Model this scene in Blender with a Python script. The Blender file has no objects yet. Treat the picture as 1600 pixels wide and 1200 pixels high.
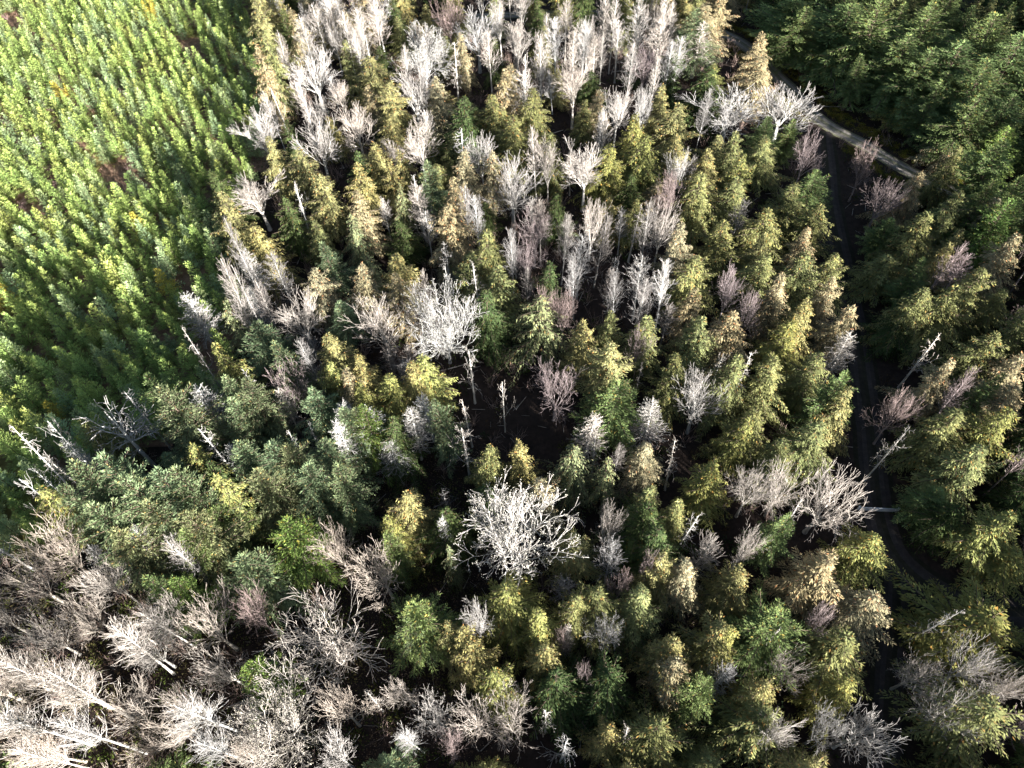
import bpy, math, random
import numpy as np
from mathutils import Matrix, Vector

# ------------------------------------------------------------------ camera
W, H, F = 1600.0, 1200.0, 1066.0
ALT = 95.0
dcam = np.array([40., -780., -1066.]); dcam /= np.linalg.norm(dcam)
fwd = np.array([0., 0., -1.])
yc = fwd - fwd.dot(dcam) * dcam; yc /= np.linalg.norm(yc)
zc = -dcam
xc = np.cross(yc, zc)
R = np.array([xc, yc, zc])                      # world = R @ cam
CAM = np.array([0., 0., ALT])

def unproj(u, v, h=0.):
    r = R @ np.array([u - 800., 600. - v, -F])
    t = (h - ALT) / r[2]
    return CAM + r * t

def proj(p):
    c = R.T @ (np.asarray(p, float) - CAM)
    if c[2] > -1: return (1e6, 1e6, 1.)
    return (800. + F * c[0] / -c[2], 600. - F * c[1] / -c[2], -c[2])

scene = bpy.context.scene
cd = bpy.data.cameras.new('camera'); cam = bpy.data.objects.new('camera', cd)
scene.collection.objects.link(cam)
M = Matrix([[R[i][j] for j in range(3)] for i in range(3)]).to_4x4(); M.translation = Vector(CAM)
cam.matrix_world = M
cd.sensor_width = 36.0; cd.lens = 36.0 * F / W; cd.clip_end = 6000; cd.clip_start = 0.5
scene.camera = cam

# ------------------------------------------------------------------ light
ANTI = (-220., -165.)                                # where the drone's own shadow would point
ray = R @ np.array([ANTI[0] - 800., 600. - ANTI[1], -F]); ray /= np.linalg.norm(ray)
SUN_EL = math.asin(-ray[2]) + math.radians(0.0)
saz = math.atan2(-ray[0], -ray[1])              # compass angle of the sun from +Y towards +X
sundir = np.array([math.sin(saz) * math.cos(SUN_EL), math.cos(saz) * math.cos(SUN_EL), math.sin(SUN_EL)])
world = bpy.data.worlds.new('World'); scene.world = world; world.use_nodes = True
nt = world.node_tree; nt.nodes.clear()
sky = nt.nodes.new('ShaderNodeTexSky'); sky.sky_type = 'NISHITA'; sky.sun_disc = False
sky.sun_elevation = SUN_EL; sky.sun_rotation = saz
bg = nt.nodes.new('ShaderNodeBackground'); bg.inputs[1].default_value = 0.033
wo = nt.nodes.new('ShaderNodeOutputWorld')
nt.links.new(sky.outputs[0], bg.inputs[0]); nt.links.new(bg.outputs[0], wo.inputs[0])
sl = bpy.data.lights.new('sun', 'SUN'); sl.energy = 5.0; sl.angle = math.radians(0.53); sl.color = (1.0, 0.965, 0.91)
so = bpy.data.objects.new('sun', sl); scene.collection.objects.link(so)
so.rotation_euler = Vector(tuple(sundir)).to_track_quat('Z', 'Y').to_euler()
so.location = (60, -60, 120)
scene.view_settings.view_transform = 'Standard'; scene.view_settings.look = 'None'
scene.view_settings.exposure = 2.58; scene.view_settings.gamma = 1.0
scene.cycles.max_bounces = 5; scene.cycles.diffuse_bounces = 2; scene.cycles.transmission_bounces = 2
scene.cycles.caustics_reflective = False; scene.cycles.caustics_refractive = False

C = scene.collection
rnd = random.Random(11)

# ------------------------------------------------------------------ materials
def node_mat(name):
    m = bpy.data.materials.new(name); m.use_nodes = True; t = m.node_tree; t.nodes.clear()
    out = t.nodes.new('ShaderNodeOutputMaterial')
    return m, t, out

def foliage_mat(name, trans=0.12, noise=0.35):
    m, t, out = node_mat(name); L = t.links
    oi = t.nodes.new('ShaderNodeObjectInfo')
    at = t.nodes.new('ShaderNodeAttribute'); at.attribute_name = 'tint'
    mul = t.nodes.new('ShaderNodeMix'); mul.data_type = 'RGBA'; mul.blend_type = 'MULTIPLY'; mul.inputs[0].default_value = 1
    L.new(oi.outputs['Color'], mul.inputs[6]); L.new(at.outputs['Color'], mul.inputs[7])
    geo = t.nodes.new('ShaderNodeNewGeometry')
    nz = t.nodes.new('ShaderNodeTexNoise'); nz.inputs['Scale'].default_value = 0.45; nz.inputs['Detail'].default_value = 3
    L.new(geo.outputs['Position'], nz.inputs['Vector'])
    mr = t.nodes.new('ShaderNodeMapRange'); mr.inputs[1].default_value = .3; mr.inputs[2].default_value = .7
    mr.inputs[3].default_value = 1 - noise; mr.inputs[4].default_value = 1 + noise
    L.new(nz.outputs['Fac'], mr.inputs[0])
    hs = t.nodes.new('ShaderNodeHueSaturation'); L.new(mul.outputs[2], hs.inputs['Color']); L.new(mr.outputs[0], hs.inputs['Value'])
    df = t.nodes.new('ShaderNodeBsdfDiffuse'); tr = t.nodes.new('ShaderNodeBsdfTranslucent')
    L.new(hs.outputs[0], df.inputs[0]); L.new(hs.outputs[0], tr.inputs[0])
    mx = t.nodes.new('ShaderNodeMixShader'); mx.inputs[0].default_value = trans
    L.new(df.outputs[0], mx.inputs[1]); L.new(tr.outputs[0], mx.inputs[2]); L.new(mx.outputs[0], out.inputs[0])
    return m

def bark_mat(name, c1, c2, scale=3.0, use_tint=False):
    m, t, out = node_mat(name); L = t.links
    tc = t.nodes.new('ShaderNodeTexCoord')
    mp = t.nodes.new('ShaderNodeMapping'); mp.inputs['Scale'].default_value = (scale, scale, scale * .25)
    L.new(tc.outputs['Object'], mp.inputs[0])
    nz = t.nodes.new('ShaderNodeTexNoise'); nz.inputs['Scale'].default_value = 1.0; nz.inputs['Detail'].default_value = 6
    L.new(mp.outputs[0], nz.inputs['Vector'])
    cr = t.nodes.new('ShaderNodeValToRGB'); cr.color_ramp.elements[0].position = .38; cr.color_ramp.elements[1].position = .62
    cr.color_ramp.elements[0].color = (*c1, 1); cr.color_ramp.elements[1].color = (*c2, 1)
    L.new(nz.outputs['Fac'], cr.inputs[0])
    b = t.nodes.new('ShaderNodeBsdfPrincipled'); b.inputs['Roughness'].default_value = .85
    b.inputs['Specular IOR Level'].default_value = 0.2
    col = cr.outputs[0]
    if use_tint:
        at = t.nodes.new('ShaderNodeAttribute'); at.attribute_name = 'tint'
        oi = t.nodes.new('ShaderNodeObjectInfo')
        m1 = t.nodes.new('ShaderNodeMix'); m1.data_type = 'RGBA'; m1.blend_type = 'MULTIPLY'; m1.inputs[0].default_value = 1
        m2 = t.nodes.new('ShaderNodeMix'); m2.data_type = 'RGBA'; m2.blend_type = 'MULTIPLY'; m2.inputs[0].default_value = 1
        L.new(cr.outputs[0], m1.inputs[6]); L.new(at.outputs['Color'], m1.inputs[7])
        L.new(m1.outputs[2], m2.inputs[6]); L.new(oi.outputs['Color'], m2.inputs[7]); col = m2.outputs[2]
    L.new(col, b.inputs['Base Color']); L.new(b.outputs[0], out.inputs[0])
    return m

M_FOL = foliage_mat('conifer_needles')
M_SHRUB = foliage_mat('shrub_leaves', .25, .45)
M_BARK = bark_mat('conifer_bark', (.05, .035, .025), (.16, .12, .09))
M_PALE = bark_mat('pale_alder_bark', (.36, .355, .345), (.68, .67, .66), 2.2, True)

def noise_mat(name, stops, scale, rough=.95, bump=.3, attr=False):
    m, t, out = node_mat(name); L = t.links
    geo = t.nodes.new('ShaderNodeNewGeometry')
    n1 = t.nodes.new('ShaderNodeTexNoise'); n1.inputs['Scale'].default_value = scale; n1.inputs['Detail'].default_value = 9
    n1.inputs['Roughness'].default_value = .65
    L.new(geo.outputs['Position'], n1.inputs['Vector'])
    cr = t.nodes.new('ShaderNodeValToRGB'); e = cr.color_ramp.elements
    e[0].position, e[0].color = stops[0][0], (*stops[0][1], 1)
    e[1].position, e[1].color = stops[-1][0], (*stops[-1][1], 1)
    for p, c in stops[1:-1]:
        q = e.new(p); q.color = (*c, 1)
    L.new(n1.outputs['Fac'], cr.inputs[0])
    col = cr.outputs[0]
    if attr:
        at = t.nodes.new('ShaderNodeAttribute'); at.attribute_name = 'tint'
        mm = t.nodes.new('ShaderNodeMix'); mm.data_type = 'RGBA'; mm.blend_type = 'MULTIPLY'; mm.inputs[0].default_value = 1
        L.new(cr.outputs[0], mm.inputs[6]); L.new(at.outputs['Color'], mm.inputs[7]); col = mm.outputs[2]
    b = t.nodes.new('ShaderNodeBsdfPrincipled'); b.inputs['Roughness'].default_value = rough
    b.inputs['Specular IOR Level'].default_value = .15
    n2 = t.nodes.new('ShaderNodeTexNoise'); n2.inputs['Scale'].default_value = scale * 6; n2.inputs['Detail'].default_value = 6
    L.new(geo.outputs['Position'], n2.inputs['Vector'])
    bp = t.nodes.new('ShaderNodeBump'); bp.inputs['Strength'].default_value = bump; bp.inputs['Distance'].default_value = .3
    L.new(n2.outputs['Fac'], bp.inputs['Height']); L.new(bp.outputs[0], b.inputs['Normal'])
    L.new(col, b.inputs['Base Color']); L.new(b.outputs[0], out.inputs[0])
    return m

M_GROUND = noise_mat('ground_litter', [(.3, (.55, .50, .45)), (.5, (.9, .85, .8)), (.7, (1.35, 1.3, 1.2))], .9, attr=True)
M_GRAVEL = noise_mat('road_gravel', [(.3, (.16, .145, .13)), (.55, (.24, .22, .20)), (.75, (.32, .30, .275))], 1.3, bump=.6, attr=True)
M_TRACK = noise_mat('track_dirt', [(.3, (.03, .026, .026)), (.6, (.05, .042, .04)), (.8, (.075, .065, .06))], 1.0, attr=True)
M_GATE = noise_mat('gate_paint', [(.3, (.55, .57, .6)), (.7, (.8, .8, .8))], 3.0, rough=.5, bump=.02)

# ------------------------------------------------------------------ mesh helpers
def mesh_from(name, V, Q, mats, tint=None, midx=None, smooth=False):
    """V (n,3), Q (m,4) quads; tint (m,3) one colour per face"""
    me = bpy.data.meshes.new(name)
    V = np.asarray(V, np.float32); Q = np.asarray(Q, np.int32)
    me.vertices.add(len(V)); me.vertices.foreach_set('co', V.ravel())
    me.loops.add(Q.size); me.loops.foreach_set('vertex_index', Q.ravel())
    me.polygons.add(len(Q)); me.polygons.foreach_set('loop_start', np.arange(0, Q.size, 4, dtype=np.int32))
    try: me.polygons.foreach_set('loop_total', np.full(len(Q), 4, np.int32))
    except Exception: pass
    for m in mats: me.materials.append(m)
    if midx is not None: me.polygons.foreach_set('material_index', np.asarray(midx, np.int32))
    if tint is not None:
        a = me.attributes.new('tint', 'FLOAT_COLOR', 'FACE') if False else me.attributes.new('tint', 'FLOAT_COLOR', 'CORNER')
        c = np.ones((len(Q), 4, 4), np.float32); c[:, :, :3] = np.asarray(tint, np.float32)[:, None, :]
        a.data.foreach_set('color', c.ravel())
    if smooth: me.polygons.foreach_set('use_smooth', np.ones(len(Q), bool))
    me.update(calc_edges=True)
    return me

def norm(a):
    return a / np.maximum(np.linalg.norm(a, axis=-1, keepdims=True), 1e-9)

def tubes(P0, P1, r0, r1, sides=3):
    """independent tapered prisms for segments"""
    P0 = np.asarray(P0, float); P1 = np.asarray(P1, float); n = len(P0)
    r0 = np.asarray(r0, float); r1 = np.asarray(r1, float)
    D = norm(P1 - P0)
    ref = np.where(np.abs(D[:, 2:3]) > .9, np.array([[1., 0, 0]]), np.array([[0, 0, 1.]]))
    A = norm(np.cross(D, ref)); B = np.cross(D, A)
    ang = np.arange(sides) * 2 * math.pi / sides
    ring = A[:, None, :] * np.cos(ang)[None, :, None] + B[:, None, :] * np.sin(ang)[None, :, None]
    V = np.concatenate([P0[:, None, :] + ring * r0[:, None, None], P1[:, None, :] + ring * r1[:, None, None]], 1)
    q = np.array([[k, (k + 1) % sides, sides + (k + 1) % sides, sides + k] for k in range(sides)])
    Q = (q[None] + (np.arange(n) * 2 * sides)[:, None, None]).reshape(-1, 4)
    return V.reshape(-1, 3), Q

def kites(P, D, S, ln, wd, lift=.12):
    """leaf-shaped quads from base P along D, width along S"""
    n = len(P); N = norm(np.cross(S, D))
    mid = P + D * (ln * .42)[:, None]
    V = np.empty((n, 4, 3))
    V[:, 0] = P; V[:, 1] = mid + S * (wd * .5)[:, None]
    V[:, 2] = P + D * ln[:, None]; V[:, 3] = mid - S * (wd * .5)[:, None]
    V[:, 1] -= N * (ln * lift)[:, None]; V[:, 3] -= N * (ln * lift)[:, None]
    return V.reshape(-1, 3), np.arange(n * 4).reshape(n, 4)

def join(parts):
    Vs, Qs, o = [], [], 0
    for V, Q in parts:
        Vs.append(V); Qs.append(Q + o); o += len(V)
    return np.concatenate(Vs), np.concatenate(Qs)

def trunk_mesh(name, h, r, rng, mat, lean=.012, top=.04, sides=7, n=9, tint=None):
    zs = np.linspace(0, h, n); off = np.cumsum(rng.normal(0, lean * h / n, (n, 2)), 0) * .6; off[0] = 0
    rad = r * (1 - zs / h) ** 1.05 + top; rad[0] *= 1.35
    a = np.arange(sides) * 2 * math.pi / sides
    V = np.array([[off[i, 0] + rad[i] * math.cos(t), off[i, 1] + rad[i] * math.sin(t), zs[i] - (.4 if i == 0 else 0)] for i in range(n) for t in a])
    Q = np.array([[i * sides + k, i * sides + (k + 1) % sides, (i + 1) * sides + (k + 1) % sides, (i + 1) * sides + k] for i in range(n - 1) for k in range(sides)])
    me = mesh_from(name, V, Q, [mat], tint=np.ones((len(Q), 3)) if tint is None else np.tile(tint, (len(Q), 1)), smooth=True)
    return me, zs, off, (V, Q)

# ------------------------------------------------------------------ conifers
def conifer_geo(seed, h, r, nb, style):
    rng = np.random.default_rng(seed)
    Ps, Ds, Ss, Ls, Ws, Ts = [], [], [], [], [], []
    seg0, seg1, sr = [], [], []
    zb = {'cedar': .06, 'fir': .14, 'hemlock': .12, 'young': .02}[style] * h
    sect = rng.uniform(.66, 1.32, (6, 6)) if style != 'young' else rng.uniform(.8, 1.15, (6, 6))          # uneven outline: sectors by height and azimuth
    step = {'cedar': .24, 'fir': .23, 'hemlock': .32, 'young': .16}[style]
    for i in range(nb):
        t = (i + rng.random()) / nb
        if style in ('fir', 'young'):               # whorls, one tier above another
            nt_ = nb // (7 if style == 'fir' else 5); t = min(.995, (int(t * nt_) + rng.normal(.5, .13)) / nt_); t = max(t, .004)
        t = t ** (.85 if style != 'young' else .95)
        z = zb + (h - zb) * t * .985
        th = i * 2.39996 + rng.normal(0, .35)
        prof = {'cedar': (1 - t) ** .95, 'fir': (1 - t) ** 1.0, 'hemlock': (1 - t) ** .78, 'young': (1 - t) ** 1.25}[style]
        if style in ('cedar', 'fir'): prof *= min(1, .68 + t * 2.2)
        k = sect[int(t * 5.99), int((th / (2 * math.pi)) % 1 * 6)]
        L = r * prof * k * (rng.choice([.6, .85, 1.0, 1.15, 1.35]) * rng.uniform(.88, 1.12) if style != 'young' else rng.uniform(.8, 1.15)) + (.22 if style == 'young' else .35)
        if style == 'cedar':   a, b = .05 + .65 * t + rng.normal(0, .12), -.65 + .35 * rng.random()
        elif style == 'fir':   a, b = .12 + .85 * t + rng.normal(0, .1), -.28
        elif style == 'hemlock': a, b = .15 + .3 * t, -.75
        else:                  a, b = .40 + .8 * t + rng.normal(0, .1), -.12
        out = np.array([math.cos(th), math.sin(th), 0.]); up = np.array([0, 0, 1.]); sd = np.cross(up, out)
        bend = rng.normal(0, .12); vb = rng.uniform(.78, 1.2)
        def path(s):
            return np.array([0, 0, z])[None] + out[None] * (L * s)[:, None] + up[None] * (L * (a * s + b * s * s))[:, None] + sd[None] * (L * bend * s * s)[:, None]
        ss = np.linspace(0, 1, 4); pp = path(ss)
        for q in range(3):
            seg0.append(pp[q]); seg1.append(pp[q + 1]); sr.append((.05 * (1 - q * .28) * (L / 3.5 + .2)))
        n = max(3, int(L / step)); s = np.minimum((np.arange(n) + rng.random(n)) / n * .93 + .07, .995)
        base = path(s); T = norm(out[None] + up[None] * (a + 2 * b * s)[:, None])
        for side in (-1, 1):
            phi = np.radians(rng.normal(40, 7, n))
            droop = {'cedar': -.34, 'fir': -.06, 'hemlock': -.8, 'young': .22}[style]
            D1 = norm(T * np.cos(phi)[:, None] + sd[None] * (side * np.sin(phi))[:, None] + up[None] * (droop + rng.normal(0, .12, n))[:, None])
            tl = ({'cedar': .27, 'fir': .27, 'hemlock': .28, 'young': .34}[style] * L * (1 - s) ** .6 * rng.uniform(.7, 1.2, n) + (.12 if style == 'young' else .22)) * {'cedar': 1.0, 'fir': .95, 'hemlock': .8, 'young': .8}[style]
            kl = {'cedar': .40, 'fir': .38, 'hemlock': .46, 'young': .30}[style]
            m = int(max(1, math.ceil(tl.max() / (kl * .62))))
            for j in range(m):
                u = j * kl * .62 + rng.uniform(0, .1, n)
                ok = u < tl
                if not ok.any(): continue
                c = int(ok.sum())
                dd = norm(D1[ok] + rng.normal(0, .13, (c, 3)) + (up[None] * -.25 * j / max(1, m) if style == 'cedar' else 0))
                P = base[ok] + D1[ok] * u[ok][:, None] + rng.normal(0, .05, (c, 3)) + (up[None] * (-.05 * j) if style != 'young' else 0)
                S = norm(np.cross(dd, up[None] + rng.normal(0, .28, (c, 3))))
                Ps.append(P); Ds.append(dd); Ss.append(S)
                Ls.append(kl * rng.uniform(.7, 1.3, c)); Ws.append((1 + (1.7 if style != 'young' else .3) * np.clip(.75 - s[ok], 0, 1)) * {'cedar': .105, 'fir': .095, 'hemlock': .09, 'young': .075}[style] * rng.uniform(.7, 1.3, c))
                tip = np.clip(s[ok] * .6 + (u[ok] / np.maximum(tl[ok], .01)) * .5, 0, 1)
                v = vb * rng.uniform(.84, 1.16, c)
                if style == 'cedar':   # sprays go golden brown towards their ends
                    g = np.stack([.78 + .42 * tip, .88 + .28 * tip, .9 + .1 * tip], 1)
                elif style == 'young': g = np.stack([.85 + .35 * tip, .9 + .2 * tip, .85 + .35 * tip], 1)
                else:                  g = np.stack([.85 + .25 * tip, .9 + .15 * tip, .9 + .1 * tip], 1)
                dead = rng.random(c) < (.035 if style != 'young' else .0)
                col = g * v[:, None]; col[dead] = np.array([2.0, 1.2, .9]) * .9
                Ts.append(col)
        # the branch's own end spray
        P = path(np.array([.9])); Ps.append(P); Ds.append(T[-1:]); Ss.append(norm(np.cross(T[-1:], up[None])))
        Ls.append(np.array([.16 * L + .2])); Ws.append(np.array([.16])); Ts.append(np.array([[1.25, 1.12, 1.0]]))
    # leader
    for q in range(4 if style != 'young' else 3):
        th = q * 1.7; dd = norm(np.array([[math.cos(th) * .25, math.sin(th) * .25, 1.]]))
        Ps.append(np.array([[0, 0, h * .985 - q * .1]])); Ds.append(dd); Ss.append(norm(np.cross(dd, np.array([[.3, 1., 0]]))))
        Ls.append(np.array([.5])); Ws.append(np.array([.13])); Ts.append(np.array([[1.2, 1.1, 1.]]))
    V, Q = kites(np.concatenate(Ps), np.concatenate(Ds), np.concatenate(Ss), np.concatenate(Ls), np.concatenate(Ws))
    T = np.concatenate(Ts)
    bV, bQ = tubes(seg0, seg1, np.array(sr) + .01, np.array(sr) * .6 + .01)
    return V, Q, T, bV, bQ

PROTO = {}
RAW = {}
def make_conifer(key, seed, h, r, nb, style):
    rng = np.random.default_rng(seed + 500)
    V, Q, T, bV, bQ = conifer_geo(seed, h, r, nb, style)
    VV, QQ = join([(V, Q), (bV, bQ)])
    mi = np.r_[np.zeros(len(Q)), np.ones(len(bQ))]
    TT = np.concatenate([T, np.ones((len(bQ), 3))])
    cm = mesh_from(key + '_crown', VV, QQ, [M_FOL, M_BARK], TT, mi)
    tm, _, _, tg = trunk_mesh(key + '_trunk', h * .93, .011 * h, rng, M_BARK, lean=.0, top=.0)
    PROTO[key] = dict(h=h, r=r, crown=cm, trunk=tm)
    RAW[key] = (V, Q, T, tg)

for i in range(5): make_conifer('cedar%d' % i, 10 + i, 14., 5.0, 126, 'cedar')
for i in range(4): make_conifer('fir%d' % i, 30 + i, 15.5, 4.9, 140, 'fir')
for i in range(2): make_conifer('hemlock%d' % i, 50 + i, 17., 5.0, 96, 'hemlock')
# young planted firs: one mesh each (too small in the photo to show parts)
for i in range(5):
    rng = np.random.default_rng(70 + i)
    V, Q, T, bV, bQ = conifer_geo(70 + i, 7., 1.55, 62, 'young')
    _, _, _, tg = trunk_mesh('tmp', 6.0, .045, rng, M_BARK, lean=0, top=.008, sides=5)
    VV, QQ = join([(V, Q), tg])
    PROTO['young%d' % i] = dict(h=7., r=1.55, whole=mesh_from('young_fir', VV, QQ, [M_FOL, M_BARK], np.concatenate([T, np.ones((len(tg[1]), 3))]), np.r_[np.zeros(len(Q)), np.ones(len(tg[1]))]))
    RAW['young%d' % i] = (V, Q, T, tg)

# ------------------------------------------------------------------ leafless trees
class Segs:
    def __init__(s): s.a, s.b, s.r0, s.r1, s.t = [], [], [], [], []
    def add(s, a, b, r0, r1, t=(1, 1, 1)):
        s.a.append(a); s.b.append(b); s.r0.append(r0); s.r1.append(r1); s.t.append(t)
    def mesh(s, name, mats, extra=None):
        V, Q = tubes(s.a, s.b, np.array(s.r0), np.array(s.r1), 3)
        T = np.repeat(np.array(s.t, float), 3, 0)
        mi = np.zeros(len(Q))
        if extra is not None:
            V2, Q2, T2 = extra; mi = np.r_[mi, np.full(len(Q2), 0)]
            V, Q = join([(V, Q), (V2, Q2)]); T = np.concatenate([T, T2])
        return mesh_from(name, V, Q, mats, T, mi)

def rot_about(v, axis, ang):
    axis = axis / np.linalg.norm(axis)
    return v * math.cos(ang) + np.cross(axis, v) * math.sin(ang) + axis * axis.dot(v) * (1 - math.cos(ang))

def perp(v, rng):
    a = np.cross(v, rng.normal(0, 1, 3)); return a / np.linalg.norm(a)

def grow(sg, p, d, L, r, depth, rng, maxd, tips, spread, upk, kids, rmin):
    n = 3 if depth < 3 else 2
    for i in range(n):
        d = d + rng.normal(0, .075 + .02 * depth, 3) + np.array([0, 0, upk]); d /= np.linalg.norm(d)
        q = p + d * L / n; r1 = max(rmin, r * .86)
        f = depth / maxd
        w = rng.uniform(.82, 1.05)
        sg.add(p, q, r, r1, (w * (1 - .30 * f * f), w * (1 - .33 * f * f), w * (1 - .33 * f * f)))
        p = q; r = r1
        if depth < maxd and i < n - 1 and rng.random() < (.92 if maxd < 6 else .5):
            dd = rot_about(d, perp(d, rng), rng.uniform(.5, .9) * spread * 1.5)
            grow(sg, p, dd, L * rng.uniform(.5, .75), max(rmin, r * .55), depth + 1, rng, maxd, tips, spread, upk, kids, rmin)
    if depth >= maxd: tips.append((p, d)); return
    for k in range(kids):
        dd = rot_about(d, perp(d, rng), rng.uniform(.25, 1.0) * spread)
        grow(sg, p, dd, L * rng.uniform(.62, .86), max(rmin, r * .68), depth + 1, rng, maxd, tips, spread, upk, kids, rmin)

def lichen(tips, rng, per, size, col):
    P = np.array([t[0] for t in tips]); D = np.array([t[1] for t in tips])
    P = np.repeat(P, per, 0) + rng.normal(0, size * .6, (len(P) * per, 3)); D = np.repeat(D, per, 0)
    d = norm(D + rng.normal(0, .8, D.shape)); S = norm(np.cross(d, rng.normal(0, 1, d.shape)))
    n = len(P)
    V, Q = kites(P, d, S, rng.uniform(.5, 1.2, n) * size, rng.uniform(.2, .5, n) * size)
    return V, Q, np.tile(col, (n, 1)) * rng.uniform(.7, 1.15, (n, 1))

def fit(sg, h, r):
    B = np.array(sg.b); zmax = B[:, 2].max(); rr = np.percentile(np.hypot(B[:, 0], B[:, 1]), 96)
    k = np.array([r / rr, r / rr, h / zmax])
    sg.a = [x * k for x in sg.a]; sg.b = [x * k for x in sg.b]
    return k

def make_bare(key, seed, h, r, kind):
    rng = np.random.default_rng(seed); sg = Segs(); tips = []; extra = None
    if kind in ('maple', 'mossy', 'vase'):
        fork = {'maple': .30, 'mossy': .22, 'vase': .42}[kind] * h
        nm = {'maple': 8, 'mossy': 10, 'vase': 8}[kind]
        for i in range(nm):
            th = i * 2 * math.pi / nm + rng.normal(0, .3); el = math.radians(rng.uniform(38, 78) if kind != 'vase' else rng.uniform(50, 82))
            d = np.array([math.cos(th) * math.cos(el), math.sin(th) * math.cos(el), math.sin(el)])
            grow(sg, np.array([0, 0, fork * rng.uniform(.75, 1.)]), d, h * .26, .085, 1, rng, 5 if kind != 'mossy' else 6, tips, .62 if kind != 'vase' else .46, .05, 2, .017 if kind != 'mossy' else .024)
        k = fit(sg, h, r)
        tips = [(p * k, d) for p, d in tips]
        if kind == 'mossy': extra = lichen(tips, rng, 3, .17, np.array([1.0, .98, .88]))
        th_, tr = fork, .17
    elif kind == 'alder':
        for i in range(58):
            t = .34 + .66 * (i + rng.random()) / 58; z = h * t; th = i * 2.4 + rng.normal(0, .4)
            el = math.radians(rng.uniform(25, 60)); L = h * .17 * (1.08 - t) ** .55 * rng.uniform(.6, 1.3)
            d = np.array([math.cos(th) * math.cos(el), math.sin(th) * math.cos(el), math.sin(el)])
            grow(sg, np.array([0, 0, z]), d, L, .035, 2, rng, 4, tips, .6, .06, 2, .016)
        fit(sg, h, r); th_, tr = h * .97, .105
    elif kind == 'birch':
        for i in range(54):
            t = .50 + .50 * (i + rng.random()) / 54; z = h * t; th = i * 2.4 + rng.normal(0, .4)
            el = math.radians(rng.uniform(20, 62)); L = h * .17 * (1.1 - t) ** .5 * rng.uniform(.6, 1.3)
            d = np.array([math.cos(th) * math.cos(el), math.sin(th) * math.cos(el), math.sin(el)])
            grow(sg, np.array([0, 0, z]), d, L, .05, 2, rng, 4, tips, .6, .06, 2, .017)
        fit(sg, h, r); th_, tr = h * .97, .18
    elif kind == 'snag':
        for i in range(34):
            t = .3 + .7 * (i + rng.random()) / 34; z = h * t; th = i * 2.4 + rng.normal(0, .5)
            el = math.radians(rng.uniform(-20, 35)); L = h * .07 * (1.25 - t) * rng.lognormal(0, .6)
            d = np.array([math.cos(th) * math.cos(el), math.sin(th) * math.cos(el), math.sin(el)])
            grow(sg, np.array([0, 0, z]), d, L, .045, 2, rng, 4, tips, .95, .03, 1 + (i % 3 == 0), .02)
        fit(sg, h * 1.01, r); th_, tr = h * .99, .14
    elif kind == 'shaggy':
        for i in range(120):
            t = .25 + .75 * (i + rng.random()) / 120; z = h * t; th = i * 2.4
            el = math.radians(rng.uniform(-5, 40)); L = h * .17 * (1.06 - t) ** .6 * rng.uniform(.6, 1.2)
            d = np.array([math.cos(th) * math.cos(el), math.sin(th) * math.cos(el), math.sin(el)])
            grow(sg, np.array([0, 0, z]), d, L, .045, 2, rng, 3, tips, .6, .02, 2, .028)
        k = fit(sg, h, r); tips = [(p * k, d) for p, d in tips]
        extra = lichen(tips, rng, 4, .13, np.array([.98, 1.0, .96])); th_, tr = h * .98, .16
    elif kind == 'antler':
        for i in range(13):
            z = h * rng.uniform(.42, .95); th = rng.uniform(0, 6.28); el = math.radians(rng.uniform(15, 60))
            d = np.array([math.cos(th) * math.cos(el), math.sin(th) * math.cos(el), math.sin(el)])
            grow(sg, np.array([0, 0, z]), d, h * .17, .10, 1, rng, 3, tips, .85, .05, 2, .034)
        fit(sg, h, r); th_, tr = h * .93, .24
    cm = sg.mesh(key + '_branches', [M_PALE], extra)
    tm, _, _, tg = trunk_mesh(key + '_trunk', th_ * (1.06 if kind in ('maple', 'mossy', 'vase') else 1), tr, rng, M_PALE, lean=0.0, top=.05 if kind not in ('maple', 'mossy', 'vase') else .12, tint=np.array([.95, .95, .95]))
    PROTO[key] = dict(h=h, r=r, crown=cm, trunk=tm)

for i in range(5): make_bare('maple%d' % i, 100 + i, 14., 4.6, 'maple')
for i in range(3): make_bare('vase%d' % i, 110 + i, 14., 3.6, 'vase')
for i in range(2): make_bare('mossy%d' % i, 120 + i, 15., 5.5, 'mossy')
for i in range(5): make_bare('alder%d' % i, 130 + i, 15., 2.0, 'alder')
for i in range(3): make_bare('birch%d' % i, 170 + i, 21., 2.9, 'birch')
for i in range(4): make_bare('snag%d' % i, 140 + i, 12.5, 1.7, 'snag')
for i in range(3): make_bare('shaggy%d' % i, 150 + i, 12., 2.1, 'shaggy')
for i in range(2): make_bare('antler%d' % i, 160 + i, 13., 3.6, 'antler')
NVAR = dict(birch=3, cedar=5, fir=4, hemlock=2, maple=5, vase=3, mossy=2, alder=5, snag=4, shaggy=3, antler=2, young=5)

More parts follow.
